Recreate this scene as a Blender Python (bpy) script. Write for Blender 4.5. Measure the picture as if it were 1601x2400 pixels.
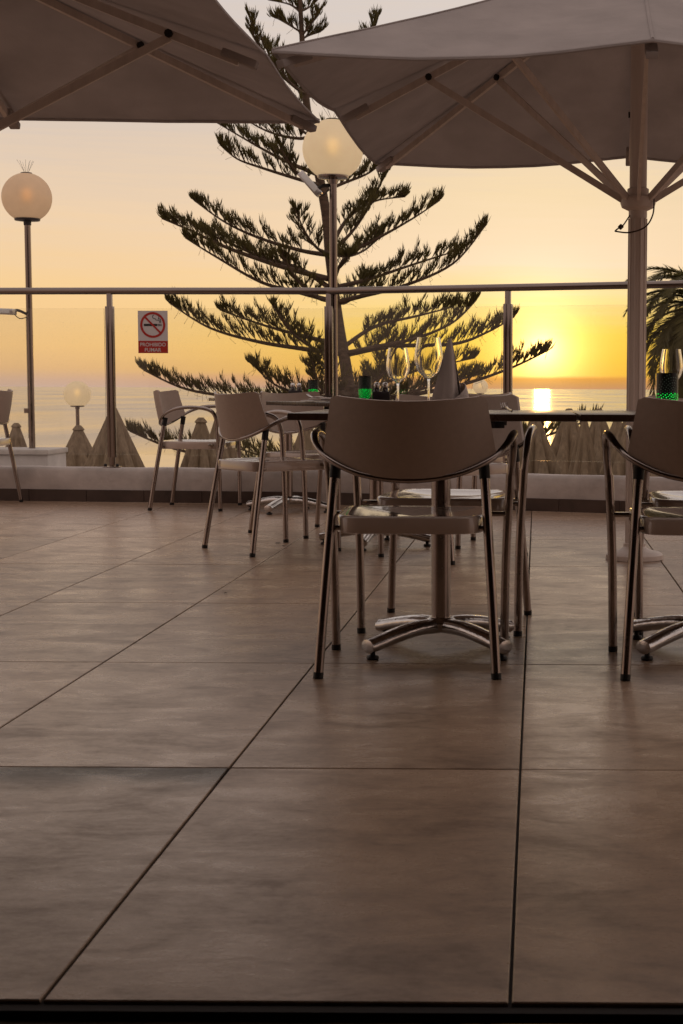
import bpy, bmesh, math, random
from mathutils import Vector, Matrix, noise
random.seed(7)
for o in list(bpy.data.objects): bpy.data.objects.remove(o)
scn = bpy.context.scene
col = scn.collection
R = math.radians

# ------------------------------------------------------------------ camera
EYE = 0.8
FPX, CX = 3575.0, 1250.0
p_, y_, r_ = R(4.638), R(-0.1254), R(0.277)
FW = Vector((math.sin(y_)*math.cos(p_), math.cos(y_)*math.cos(p_), -math.sin(p_)))
rt = Vector((math.cos(y_), -math.sin(y_), 0)); up = rt.cross(FW)
RT = rt*math.cos(r_) + up*math.sin(r_); UPV = -rt*math.sin(r_) + up*math.cos(r_)
cd = bpy.data.cameras.new('camera'); cam = bpy.data.objects.new('camera', cd); col.objects.link(cam)
m = Matrix.Identity(4)
for i in range(3):
    m[i][0] = RT[i]; m[i][1] = UPV[i]; m[i][2] = -FW[i]
m[2][3] = EYE
cam.matrix_world = m
cd.sensor_fit = 'VERTICAL'; cd.sensor_height = 36; cd.sensor_width = 24
cd.lens = FPX/2400*36; cd.shift_x = -449.5/2400
cd.clip_start = 0.05; cd.clip_end = 250000
cd.dof.use_dof = True; cd.dof.focus_distance = 6.0; cd.dof.aperture_fstop = 16.0
scn.camera = cam

# ------------------------------------------------------------------ sky
SUN_EL, SUN_AZ = R(1.45), R(0.18)
SUN = Vector((math.sin(SUN_AZ)*math.cos(SUN_EL), math.cos(SUN_AZ)*math.cos(SUN_EL), math.sin(SUN_EL)))
w = bpy.data.worlds.new('World'); scn.world = w; w.use_nodes = True
wn, wl = w.node_tree.nodes, w.node_tree.links
wn.clear()
class NT:
    def __init__(s, nodes, links): s.n, s.l = nodes, links
    def set(s, sock, v):
        if isinstance(v, bpy.types.NodeSocket): s.l.new(v, sock)
        else: sock.default_value = v
    def math(s, op, a, b=None, clamp=False):
        n = s.n.new('ShaderNodeMath'); n.operation = op; n.use_clamp = clamp
        s.set(n.inputs[0], a)
        if b is not None: s.set(n.inputs[1], b)
        return n.outputs[0]
    def vmath(s, op, a, b=None):
        n = s.n.new('ShaderNodeVectorMath'); n.operation = op
        s.set(n.inputs[0], a)
        if b is not None: s.set(n.inputs[1], b)
        return n
    def mix(s, f, a, b, blend='MIX'):
        n = s.n.new('ShaderNodeMix'); n.data_type = 'RGBA'; n.blend_type = blend
        s.set(n.inputs[0], f); s.set(n.inputs[6], a); s.set(n.inputs[7], b)
        return n.outputs[2]
    def ramp(s, f, stops, interp='LINEAR'):
        n = s.n.new('ShaderNodeValToRGB'); n.color_ramp.interpolation = interp
        e = n.color_ramp.elements
        while len(e) > 1: e.remove(e[-1])
        e[0].position = stops[0][0]; e[0].color = stops[0][1]
        for p, c in stops[1:]:
            k = e.new(p); k.color = c
        s.set(n.inputs[0], f)
        return n.outputs[0]
    def noise(s, vec, scale, detail=3, rough=.55, dist=0.0):
        n = s.n.new('ShaderNodeTexNoise'); n.inputs['Scale'].default_value = scale
        n.inputs['Detail'].default_value = detail; n.inputs['Roughness'].default_value = rough
        n.inputs['Distortion'].default_value = dist
        if vec is not None: s.l.new(vec, n.inputs['Vector'])
        return n.outputs[0]
    def maprange(s, v, a, b, c, d, smooth=False):
        n = s.n.new('ShaderNodeMapRange')
        if smooth: n.interpolation_type = 'SMOOTHSTEP'
        s.set(n.inputs[0], v)
        for i, x in enumerate((a, b, c, d)): n.inputs[i+1].default_value = x
        return n.outputs[0]
def lin(r, g, b):
    f = lambda c: ((c/255+.055)/1.055)**2.4 if c > 10 else c/255/12.92
    return (f(r), f(g), f(b), 1)
W = NT(wn, wl)
tc = wn.new('ShaderNodeTexCoord')
dirv = W.vmath('NORMALIZE', tc.outputs['Generated']).outputs[0]
sep = wn.new('ShaderNodeSeparateXYZ'); wl.new(dirv, sep.inputs[0])
flat = W.vmath('NORMALIZE', W.vmath('MULTIPLY', dirv, (1, 1, 0)).outputs[0]).outputs[0]
g = W.vmath('DOT_PRODUCT', flat, (math.sin(SUN_AZ), math.cos(SUN_AZ), 0)).outputs['Value']
az = W.math('ARCCOSINE', g)
cl = W.noise(W.vmath('MULTIPLY', dirv, (9, 9, 220)).outputs[0], 1.0, 4, .6)
cl2 = W.noise(W.vmath('MULTIPLY', dirv, (40, 40, 60)).outputs[0], 1.0, 4, .6)
zz = W.math('ADD', sep.outputs[2], W.math('MULTIPLY', W.math('SUBTRACT', cl2, .5), .0016))
zz = W.math('ADD', zz, W.math('MULTIPLY', W.math('MULTIPLY', W.math('SUBTRACT', cl, .5), .34), W.math('ABSOLUTE', sep.outputs[2])))
pos = W.math('SQRT', W.math('MAXIMUM', zz, 0.0))
far = W.ramp(pos, [(0, lin(208, 178, 162)), (.06, lin(214, 178, 154)), (.085, lin(222, 182, 146)), (.105, lin(231, 186, 138)),
    (.16, lin(245, 199, 138)), (.25, lin(246, 207, 152)), (.32, lin(238, 208, 173)), (.40, lin(219, 200, 183)), (.5, lin(213, 203, 198)),
    (.64, lin(212, 199, 194)), (.8, lin(208, 192, 186)), (1, lin(204, 188, 182))])
near = W.ramp(pos, [(0, lin(208, 150, 104)), (.05, lin(216, 154, 84)), (.084, lin(236, 164, 56)), (.094, lin(250, 190, 36)), (.14, lin(254, 200, 34)),
    (.19, lin(252, 211, 58)), (.235, lin(248, 218, 138)), (.285, lin(247, 222, 188)), (.355, lin(242, 217, 176)), (.41, lin(229, 209, 186)), (.5, lin(214, 204, 199)),
    (.64, lin(212, 199, 194)), (.8, lin(208, 192, 186)), (1, lin(204, 188, 182))])
wnear = W.math('EXPONENT', W.math('MULTIPLY', W.math('POWER', W.math('DIVIDE', az, W.maprange(pos, .1, .33, .20, .15)), 2.0), -1.0))
sky = W.mix(wnear, far, near)
east = W.ramp(pos, [(0, lin(160, 130, 116)), (.3, lin(178, 148, 132)), (.5, lin(190, 166, 156)), (.8, lin(202, 184, 176)), (1, lin(204, 188, 182))])
sky = W.mix(W.maprange(g, -.35, .85, 0, 1, True), east, sky)
ang = W.math('ARCCOSINE', W.math('MINIMUM', W.vmath('DOT_PRODUCT', dirv, SUN).outputs['Value'], 1.0))
h1 = W.math('MULTIPLY', W.math('EXPONENT', W.math('DIVIDE', ang, -.034)), .30)
h2 = W.math('MULTIPLY', W.math('EXPONENT', W.math('DIVIDE', ang, -.0125)), 5.0)
glow = W.vmath('ADD', W.vmath('MULTIPLY', h1, (1.0, .72, .45)).outputs[0], W.vmath('MULTIPLY', h2, (1, .62, .22)).outputs[0]).outputs[0]
bank = W.maprange(zz, .0058, .0088, .25, 1, True)
glow = W.vmath('MULTIPLY', glow, bank).outputs[0]
st = wn.new('ShaderNodeTexSky'); st.sky_type = 'NISHITA'; st.sun_disc = False
st.sun_elevation = SUN_EL; st.sun_rotation = SUN_AZ; st.dust_density = 3
sky = W.vmath('ADD', sky, glow).outputs[0]
sky = W.vmath('ADD', sky, W.vmath('MULTIPLY', st.outputs[0], (.003, .003, .003)).outputs[0]).outputs[0]
bg = wn.new('ShaderNodeBackground'); bg.inputs['Strength'].default_value = 1.0
wl.new(sky, bg.inputs['Color'])
wo = wn.new('ShaderNodeOutputWorld'); wl.new(bg.outputs[0], wo.inputs[0])
# ------------------------------------------------------------------ sun
sd = bpy.data.lights.new('sun', 'SUN'); so = bpy.data.objects.new('sun', sd); col.objects.link(so)
sd.energy = 0.04; sd.angle = R(0.6); sd.color = (1, .47, .13)
so.rotation_euler = (-SUN).to_track_quat('-Z', 'Y').to_euler(); so.location = (0, 40, 12)
vs = scn.view_settings
vs.view_transform = 'Standard'; vs.look = 'None'; vs.exposure = 0; vs.gamma = 1; vs.use_curve_mapping = False
scn.render.engine = 'CYCLES'
scn.cycles.max_bounces = 6; scn.cycles.diffuse_bounces = 3; scn.cycles.glossy_bounces = 4; scn.cycles.caustics_reflective = False; scn.cycles.caustics_refractive = False; scn.cycles.transparent_max_bounces = 14
scn.cycles.sample_clamp_indirect = 6

# ------------------------------------------------------------------ helpers
def P(px, py, Y):
    """surveyed photo point at a known distance Y -> metres"""
    d = FW + RT*((px-CX)/FPX) + UPV*((1200-py)/FPX)
    t = Y/d.y
    return Vector((d.x*t, Y, EYE+d.z*t))
def Q(dx, dy, Y): return P(dx*1.0210, dy*1.0208, Y)

def mat(name, base=(.5,.5,.5), rough=.5, metal=0.0, spec=.5, var=0.0, scale=8.0, stretch=(1,1,1), bump=0.0, bscale=40.0,
        trans=0.0, ior=1.45, emit=None, estr=0.0, coat=0.0, rvar=0.0, coord='Object', base2=None, rnd=0.0, sub=0.0):
    mt = bpy.data.materials.new(name); mt.use_nodes = True
    n, l = mt.node_tree.nodes, mt.node_tree.links
    b = n['Principled BSDF']; T = NT(n, l)
    b.inputs['Base Color'].default_value = (*base, 1); b.inputs['Roughness'].default_value = rough
    b.inputs['Metallic'].default_value = metal; b.inputs['Specular IOR Level'].default_value = spec
    b.inputs['Transmission Weight'].default_value = trans; b.inputs['IOR'].default_value = ior
    b.inputs['Coat Weight'].default_value = coat
    if emit: b.inputs['Emission Color'].default_value = (*emit, 1); b.inputs['Emission Strength'].default_value = estr
    if var or bump or rvar or base2:
        tcn = n.new('ShaderNodeTexCoord')
        if coord == 'World':
            gg = n.new('ShaderNodeNewGeometry'); v = gg.outputs['Position']
        else: v = tcn.outputs[coord]
        v = T.vmath('MULTIPLY', v, stretch).outputs[0]
        if rnd:
            oi = n.new('ShaderNodeObjectInfo')
            v = T.vmath('ADD', v, T.vmath('MULTIPLY', oi.outputs['Random'], (rnd, rnd*.7, rnd*1.3)).outputs[0]).outputs[0]
        f = T.noise(v, scale, 5, .6)
        if var or base2:
            b2 = base2 or tuple(c*(1-var) for c in base)
            b1 = base if base2 else tuple(min(1, c*(1+var)) for c in base)
            l.new(T.mix(T.maprange(f, .3, .7, 0, 1), (*b1, 1), (*b2, 1)), b.inputs['Base Color'])
        if rvar: l.new(T.maprange(f, .3, .7, max(.02, rough-rvar), min(1, rough+rvar)), b.inputs['Roughness'])
        if bump:
            bn = n.new('ShaderNodeBump'); bn.inputs['Strength'].default_value = bump; bn.inputs['Distance'].default_value = .01
            l.new(T.noise(v, bscale, 4, .6), bn.inputs['Height']); l.new(bn.outputs[0], b.inputs['Normal'])
    return mt

class MB:
    def __init__(s): s.v, s.f, s.m = [], [], []
    def add(s, vs, fs, mi=0):
        k = len(s.v); s.v += [tuple(x) for x in vs]
        s.f += [tuple(i+k for i in f) for f in fs]; s.m += [mi]*len(fs)
        return s
    def box(s, a, b, mi=0, M=None, bev=0.0):
        bm = bmesh.new(); bmesh.ops.create_cube(bm, size=1)
        c = [(a[i]+b[i])/2 for i in range(3)]; d = [abs(b[i]-a[i]) for i in range(3)]
        for v in bm.verts: v.co = Vector((c[0]+v.co.x*d[0], c[1]+v.co.y*d[1], c[2]+v.co.z*d[2]))
        if bev: bmesh.ops.bevel(bm, geom=bm.edges[:], offset=min(bev, min(d)*.45), segments=2, profile=.6, affect='EDGES')
        if M is not None: bmesh.ops.transform(bm, matrix=M, verts=bm.verts)
        bm.verts.index_update()
        s.add([v.co[:] for v in bm.verts], [[v.index for v in f.verts] for f in bm.faces], mi); bm.free()
        return s
    def tube(s, pts, rad, n=10, mi=0, caps=True, flat=1.0, rot0=0.0, upv=None):
        pts = [Vector(p) for p in pts]; N = len(pts)
        rs = rad if isinstance(rad, (list, tuple)) else [rad]*N
        T = [(pts[min(i+1, N-1)]-pts[max(i-1, 0)]).normalized() for i in range(N)]
        u = Vector(upv) if upv else (Vector((0, 0, 1)) if abs(T[0].z) < .9 else Vector((1, 0, 0)))
        u = (u-T[0]*u.dot(T[0])).normalized(); vs = []
        for i in range(N):
            u = (u-T[i]*u.dot(T[i])).normalized(); w_ = T[i].cross(u)
            for k in range(n):
                a = 2*math.pi*k/n+rot0
                vs.append(pts[i]+u*(math.cos(a)*rs[i])+w_*(math.sin(a)*rs[i]*flat))
        fs = [(i*n+k, i*n+(k+1) % n, (i+1)*n+(k+1) % n, (i+1)*n+k) for i in range(N-1) for k in range(n)]
        if caps: fs += [tuple(range(n-1, -1, -1)), tuple((N-1)*n+k for k in range(n))]
        return s.add(vs, fs, mi)
    def lathe(s, prof, n=24, mi=0, c=(0, 0, 0), closed=False, ex=1.0):
        vs = [(c[0]+r*math.cos(2*math.pi*k/n), c[1]+r*math.sin(2*math.pi*k/n)*ex, c[2]+z) for r, z in prof for k in range(n)]
        N = len(prof)
        fs = [(i*n+k, i*n+(k+1) % n, (i+1)*n+(k+1) % n, (i+1)*n+k) for i in range(N-1) for k in range(n)]
        if closed: fs += [((N-1)*n+k, (N-1)*n+(k+1) % n, (k+1) % n, k) for k in range(n)]
        else: fs += [tuple(range(n-1, -1, -1)), tuple((N-1)*n+k for k in range(n))]
        return s.add(vs, fs, mi)
    def prism(s, poly, z0, z1, mi=0):
        n = len(poly)
        vs = [(x, y, z0) for x, y in poly]+[(x, y, z1) for x, y in poly]
        return s.add(vs, [tuple(range(n-1, -1, -1)), tuple(range(n, 2*n))]+[(k, (k+1) % n, n+(k+1) % n, n+k) for k in range(n)], mi)
    def shell(s, grid, th, mi=0):
        """grid[i][j] of Vectors -> closed thin shell"""
        a, b = len(grid), len(grid[0]); nr = []
        for i in range(a):
            for j in range(b):
                du = grid[min(i+1, a-1)][j]-grid[max(i-1, 0)][j]; dv = grid[i][min(j+1, b-1)]-grid[i][max(j-1, 0)]
                q = du.cross(dv); nr.append(q.normalized() if q.length > 1e-9 else Vector((0, 0, 1)))
        P_ = [grid[i][j]+nr[i*b+j]*th/2 for i in range(a) for j in range(b)]
        N_ = [grid[i][j]-nr[i*b+j]*th/2 for i in range(a) for j in range(b)]
        o = a*b; fs = []
        for i in range(a-1):
            for j in range(b-1):
                k = i*b+j
                fs += [(k, k+b, k+b+1, k+1), (o+k, o+k+1, o+k+b+1, o+k+b)]
        ring = [j for j in range(b)]+[i*b+b-1 for i in range(1, a)]+[(a-1)*b+j for j in range(b-2, -1, -1)]+[i*b for i in range(a-2, 0, -1)]
        for q in range(len(ring)):
            x, y = ring[q], ring[(q+1) % len(ring)]
            fs.append((x, y, o+y, o+x))
        return s.add(P_+N_, fs, mi)
    def mesh(s, name, mats, smooth=40):
        me = bpy.data.meshes.new(name); me.from_pydata(s.v, [], s.f)
        for mt in (mats if isinstance(mats, (list, tuple)) else [mats]): me.materials.append(mt)
        if any(s.m): me.polygons.foreach_set('material_index', s.m)
        bm = bmesh.new(); bm.from_mesh(me); bmesh.ops.recalc_face_normals(bm, faces=bm.faces); bm.to_mesh(me); bm.free()
        if smooth:
            me.shade_smooth(); me.set_sharp_from_angle(angle=R(smooth))
        me.update()
        return me
    def build(s, name, mats, parent=None, smooth=40):
        return link(name, s.mesh(name, mats, smooth), parent)
def link(name, me, parent=None):
    o = bpy.data.objects.new(name, me); col.objects.link(o); o.parent = parent
    return o
def tag(o, label=None, cat=None, group=None, kind=None):
    if label: o['label'] = label
    if cat: o['category'] = cat
    if group: o['group'] = group
    if kind: o['kind'] = kind
    return o
def empty(name, loc=(0, 0, 0), rz=0.0):
    o = bpy.data.objects.new(name, None); col.objects.link(o); o.location = loc; o.rotation_euler = (0, 0, rz)
    o.empty_display_size = .1
    return o
KIDS = {}
def copy_tree(o, parent=None):
    c = o.copy(); col.objects.link(c); c.parent = parent
    for ch in list(o.children): copy_tree(ch, c)
    return c
def smoothpath(pts, k=6):
    pts = [Vector(p) for p in pts]; out = []
    for i in range(len(pts)-1):
        p0, p1, p2, p3 = pts[max(i-1, 0)], pts[i], pts[i+1], pts[min(i+2, len(pts)-1)]
        for j in range(k):
            t = j/k
            out.append(.5*((2*p1)+(p2-p0)*t+(2*p0-5*p1+4*p2-p3)*t*t+(3*p1-p0-3*p2+p3)*t**3))
    return out+[pts[-1]]

# ------------------------------------------------------------------ materials
M = {}
def floor_mat():
    mt = bpy.data.materials.new('porcelain_tile'); mt.use_nodes = True
    n, l = mt.node_tree.nodes, mt.node_tree.links; T = NT(n, l); b = n['Principled BSDF']
    gm = n.new('ShaderNodeNewGeometry'); oi = n.new('ShaderNodeObjectInfo')
    v = T.vmath('ADD', gm.outputs['Position'], T.vmath('MULTIPLY', oi.outputs['Random'], (31., 17., 0)).outputs[0]).outputs[0]
    streak = T.noise(T.vmath('MULTIPLY', v, (2.3, 4.4, 1)).outputs[0], 1.6, 7, .62, .9)
    cloud = T.noise(v, 4.2, 6, .66, .5)
    fine = T.noise(v, 75, 4, .7)
    grit = T.noise(T.vmath('MULTIPLY', v, (1, 2.2, 1)).outputs[0], 22, 4, .7)
    f = T.math('ADD', T.math('MULTIPLY', streak, .42), T.math('MULTIPLY', cloud, .30))
    f = T.math('ADD', f, T.math('ADD', T.math('MULTIPLY', fine, .10), T.math('MULTIPLY', grit, .18)))
    c = T.ramp(f, [(.40, (.255, .168, .112, 1)), (.465, (.365, .25, .172, 1)), (.53, (.475, .335, .234, 1)), (.61, (.60, .44, .318, 1))])
    tone = T.maprange(oi.outputs['Random'], 0, 1, .90, 1.10)
    c = T.vmath('MULTIPLY', c, tone).outputs[0]
    # dark reflection of uneven tiles, painted into the colour along the far edge of one near tile row, left of the second joint
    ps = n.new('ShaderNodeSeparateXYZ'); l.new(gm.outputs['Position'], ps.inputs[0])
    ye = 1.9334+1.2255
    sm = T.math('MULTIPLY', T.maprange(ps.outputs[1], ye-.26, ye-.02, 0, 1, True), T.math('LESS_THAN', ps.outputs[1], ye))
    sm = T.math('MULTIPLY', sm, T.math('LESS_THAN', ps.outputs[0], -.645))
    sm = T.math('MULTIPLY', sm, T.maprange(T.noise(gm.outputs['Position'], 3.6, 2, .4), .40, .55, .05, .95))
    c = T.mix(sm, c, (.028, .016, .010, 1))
    l.new(c, b.inputs['Base Color'])
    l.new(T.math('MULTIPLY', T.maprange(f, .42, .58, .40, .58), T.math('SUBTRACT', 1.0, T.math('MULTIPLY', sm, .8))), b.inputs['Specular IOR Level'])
    l.new(T.maprange(f, .40, .60, .37, .23), b.inputs['Roughness'])
    bn = n.new('ShaderNodeBump'); bn.inputs['Strength'].default_value = .12; bn.inputs['Distance'].default_value = .004
    l.new(T.math('ADD', fine, T.math('MULTIPLY', streak, 1.5)), bn.inputs['Height']); l.new(bn.outputs[0], b.inputs['Normal'])
    return mt
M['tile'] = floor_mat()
M['grout'] = mat('grout', (.035, .028, .024), .9)
M['skirt'] = mat('skirting_tile', (.075, .05, .04), .45, var=.35, scale=5, coord='World')
M['plaster'] = mat('white_plaster', (.56, .51, .48), .8, var=.24, scale=3.5, bump=.6, bscale=14, coord='World')
M['plaster2'] = mat('weathered_plaster', (.62, .60, .58), .85, var=.12, scale=4, bump=.5, bscale=20, coord='World')
M['steel'] = mat('brushed_steel', (.26, .22, .20), .13, 1, var=.08, scale=3, rvar=.05)
M['alu'] = mat('satin_aluminium', (.36, .31, .285), .22, 1, var=.1, scale=14, rvar=.08)
M['chrome'] = mat('polished_aluminium', (.62, .6, .58), .15, 1, var=.15, scale=24, bump=.15, bscale=60, rvar=.1)
M['black'] = mat('black_plastic', (.012, .011, .011), .5)
M['shell'] = mat('pale_grey_plastic', (.49, .395, .335), .36, 0, .5, var=.05, scale=60, bump=.08, bscale=500)
M['seatp'] = mat('glossy_grey_plastic', (.54, .43, .36), .10, 0, .7, var=.04, scale=20, coat=.6)
M['top'] = mat('brown_tabletop', (.075, .045, .032), .28, var=.25, scale=5, stretch=(1, 8, 1), rvar=.06)
M['fabric'] = mat('taupe_canvas', (.52, .475, .46), .9, 0, .2, var=.12, scale=3.2, bump=.6, bscale=11)
def cloth(m_, w_=.3):
    n, l = m_.node_tree.nodes, m_.node_tree.links; b = n['Principled BSDF']; o = n['Material Output']
    t = n.new('ShaderNodeBsdfTranslucent'); mx = n.new('ShaderNodeMixShader'); mx.inputs[0].default_value = w_
    src = b.inputs['Base Color'].links
    if src: l.new(src[0].from_socket, t.inputs[0])
    else: t.inputs[0].default_value = b.inputs['Base Color'].default_value
    l.new(b.outputs[0], mx.inputs[1]); l.new(t.outputs[0], mx.inputs[2]); l.new(mx.outputs[0], o.inputs[0])
cloth(M['fabric'], .36)
M['ppole'] = mat('ivory_powdercoat', (.68, .60, .55), .42, 0, .5, var=.1, scale=30, stretch=(1, 1, .05))
M['rope'] = mat('brown_cord', (.05, .03, .02), .9)
M['needles'] = mat('pine_needles', (.17, .145, .05), .6, 0, .3, var=.4, scale=3)
cloth(M['needles'], .45)
M['bark'] = mat('grey_brown_bark', (.11, .075, .05), .9, var=.4, scale=9, stretch=(1, 1, 4), bump=.8, bscale=30)
M['palm'] = mat('palm_leaf', (.13, .115, .04), .5, 0, .4, var=.35, scale=4); cloth(M['palm'], .4)
M['thatch'] = mat('weathered_thatch_cloth', (.36, .285, .20), .95, 0, .1, var=.3, scale=10, stretch=(3, 3, .5), bump=.5, bscale=60)
cloth(M['thatch'], .38)
M['napkin'] = mat('linen_napkin', (.66, .57, .52), .9, 0, .2, bump=.3, bscale=300)
M['whitecloth'] = mat('white_paper_napkin', (.7, .68, .66), .8)
M['signw'] = mat('sign_white', (.62, .60, .61), .5)
M['signr'] = mat('sign_red', (.42, .02, .012), .5)
M['signk'] = mat('sign_black', (.012, .012, .012), .5)
M['wood'] = mat('dark_sill', (.02, .012, .010), .45)
M['track'] = mat('bronze_track', (.11, .075, .055), .42, .8, var=.3, scale=20)
M['ochre'] = mat('warm_wall_paint', (.20, .135, .10), .85, var=.1, scale=2, coord='World')
M['lground'] = mat('lower_terrace_paving', (.30, .26, .22), .85, var=.2, scale=1.2, coord='World')
M['hill'] = mat('scrub_hillside', (.10, .09, .055), .95, var=.4, scale=.2, coord='World')
M['wglass'] = mat('wine_glass', (1, 1, 1), .0, 0, .5, trans=1.0, ior=1.45)
M['pepper'] = mat('dark_shaker_glass', (.03, .02, .018), .1, 0, .6, coat=.5)
M['holder'] = mat('dark_caddy', (.05, .045, .05), .35, .2)
M['lantern'] = mat('black_lantern', (.006, .007, .006), .35)
M['green'] = mat('green_candle_glow', (.0, .3, .05), .4, emit=(.01, 1, .10), estr=2.0)
M['greendim'] = mat('dim_candle_glow', (.2, .22, .2), .3, emit=(.25, .4, .28), estr=.12)
M['litter'] = mat('dry_leaf', (.02, .012, .008), .8)
M['flood'] = mat('silver_floodlight', (.6, .6, .6), .3, .9)
M['lens'] = mat('floodlight_glass', (.75, .8, .8), .12, 0, .8)
def globe_mat(name, tint, e):
    mt = bpy.data.materials.new(name); mt.use_nodes = True
    n, l = mt.node_tree.nodes, mt.node_tree.links; T = NT(n, l)
    out = n['Material Output']; n.remove(n['Principled BSDF'])
    tcn = n.new('ShaderNodeTexCoord'); nz = T.noise(tcn.outputs['Object'], 5, 4, .6)
    c = T.mix(T.maprange(nz, .35, .7, 0, 1), (*tint, 1), (*[x*.88 for x in tint], 1))
    tr = n.new('ShaderNodeBsdfTranslucent'); df = n.new('ShaderNodeBsdfDiffuse'); gl = n.new('ShaderNodeBsdfGlossy')
    rf = n.new('ShaderNodeBsdfRefraction'); rf.inputs['Roughness'].default_value = .7; rf.inputs['IOR'].default_value = 1.3
    gl.inputs['Roughness'].default_value = .25
    for q in (tr, df, rf): l.new(c, q.inputs['Color'])
    em = n.new('ShaderNodeEmission'); em.inputs['Color'].default_value = (1, .74, .44, 1); em.inputs['Strength'].default_value = e
    m1 = n.new('ShaderNodeMixShader'); m1.inputs[0].default_value = .3; l.new(tr.outputs[0], m1.inputs[1]); l.new(df.outputs[0], m1.inputs[2])
    m3 = n.new('ShaderNodeMixShader'); m3.inputs[0].default_value = .22; l.new(m1.outputs[0], m3.inputs[1]); l.new(rf.outputs[0], m3.inputs[2])
    m2 = n.new('ShaderNodeMixShader'); m2.inputs[0].default_value = .05; l.new(m3.outputs[0], m2.inputs[1]); l.new(gl.outputs[0], m2.inputs[2])
    ad = n.new('ShaderNodeAddShader'); l.new(m2.outputs[0], ad.inputs[0]); l.new(em.outputs[0], ad.inputs[1])
    l.new(ad.outputs[0], out.inputs[0])
    return mt
M['globe'] = globe_mat('opal_globe', (.95, .88, .74), .17)
M['globe_dim'] = globe_mat('aged_globe', (.95, .79, .64), .08)
M['bulb'] = mat('lamp_bulb', (1, .8, .5), .5, emit=(1, .6, .18), estr=1.6)
M['bulb_dim'] = mat('weak_lamp_bulb', (1, .7, .4), .5, emit=(1, .45, .12), estr=1.2)
def thin_glass(name, tint, dust):
    mt = bpy.data.materials.new(name); mt.use_nodes = True
    n, l = mt.node_tree.nodes, mt.node_tree.links; T = NT(n, l)
    out = n['Material Output']; n.remove(n['Principled BSDF'])
    t = n.new('ShaderNodeBsdfTransparent'); t.inputs[0].default_value = (*tint, 1)
    gl = n.new('ShaderNodeBsdfGlossy'); gl.inputs['Roughness'].default_value = .02
    fr = n.new('ShaderNodeFresnel'); fr.inputs[0].default_value = 1.45
    m1 = n.new('ShaderNodeMixShader'); l.new(fr.outputs[0], m1.inputs[0]); l.new(t.outputs[0], m1.inputs[1]); l.new(gl.outputs[0], m1.inputs[2])
    tcn = n.new('ShaderNodeTexCoord'); v = tcn.outputs['Object']
    sp = T.maprange(T.noise(v, 130, 2, .5), .66, .76, 0, .22)
    big = T.maprange(T.noise(v, 2.2, 4, .6), .35, .75, .25, 1)
    df = n.new('ShaderNodeBsdfTranslucent'); df.inputs[0].default_value = (.8, .72, .6, 1)
    m2 = n.new('ShaderNodeMixShader')
    l.new(T.math('MULTIPLY', T.math('ADD', sp, dust), big), m2.inputs[0]); l.new(m1.outputs[0], m2.inputs[1]); l.new(df.outputs[0], m2.inputs[2])
    l.new(m2.outputs[0], out.inputs[0])
    return mt
M['glass'] = thin_glass('balustrade_glass', (.990, .988, .975), .016)
M['gedge'] = mat('glass_edge', (.55, .52, .42), .25, 0, .6, trans=.3)
def sea_mat():
    mt = bpy.data.materials.new('sea_water'); mt.use_nodes = True
    n, l = mt.node_tree.nodes, mt.node_tree.links; T = NT(n, l); b = n['Principled BSDF']
    gm = n.new('ShaderNodeNewGeometry')
    v = T.vmath('MULTIPLY', gm.outputs['Position'], (.004, .0012, 1)).outputs[0]
    b.inputs['Base Color'].default_value = (.36, .335, .32, 1); b.inputs['IOR'].default_value = 1.33
    l.new(T.maprange(T.noise(v, 1, 5, .6, .3), .34, .66, .10, .24), b.inputs['Roughness'])
    bn = n.new('ShaderNodeBump'); bn.inputs['Strength'].default_value = .10; bn.inputs['Distance'].default_value = .6
    l.new(T.noise(T.vmath('MULTIPLY', gm.outputs['Position'], (.05, .03, 1)).outputs[0], 1, 5, .65), bn.inputs['Height'])
    l.new(bn.outputs[0], b.inputs['Normal'])
    return mt
M['sea'] = sea_mat()

# ------------------------------------------------------------------ ground, sea
KL, KK, KR = Vector((-6.4, 10.85)), Vector((-1.41, 10.42)), Vector((3.6, 8.75))
def kerb_y(x):
    a, b = (KL, KK) if x < KK.x else (KK, KR)
    return a.y+(b.y-a.y)*(x-a.x)/(b.x-a.x)
TX0, TY0, TW, TD, GAP = -.6444, 1.9334, .6128, 1.2255, .0052
bed = MB().prism([(-6.35, TY0-.02), (3.55, TY0-.02), (3.55, kerb_y(3.55)+.1), (KK.x, KK.y+.1), (-6.35, kerb_y(-6.35)+.1)], -.2, -.006)
terrace = tag(bed.build('terrace_floor', M['grout'], smooth=0), kind='structure')
def tile_mesh(w, yl, yr, name='tile'):
    b = .0016; t = -.012
    vs = [(0, 0, t), (w, 0, t), (w, yr, t), (0, yl, t), (0, 0, -b), (w, 0, -b), (w, yr, -b), (0, yl, -b),
          (b, b, 0), (w-b, b, 0), (w-b, yr-b, 0), (b, yl-b, 0)]
    fs = [(3, 2, 1, 0)]+[(k, (k+1) % 4, 4+(k+1) % 4, 4+k) for k in range(4)]+[(4+k, 4+(k+1) % 4, 8+(k+1) % 4, 8+k) for k in range(4)]+[(8, 9, 10, 11)]
    return MB().add(vs, fs).mesh(name, M['tile'], 0)
full = tile_mesh(TW-GAP, TD-GAP, TD-GAP)
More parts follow.
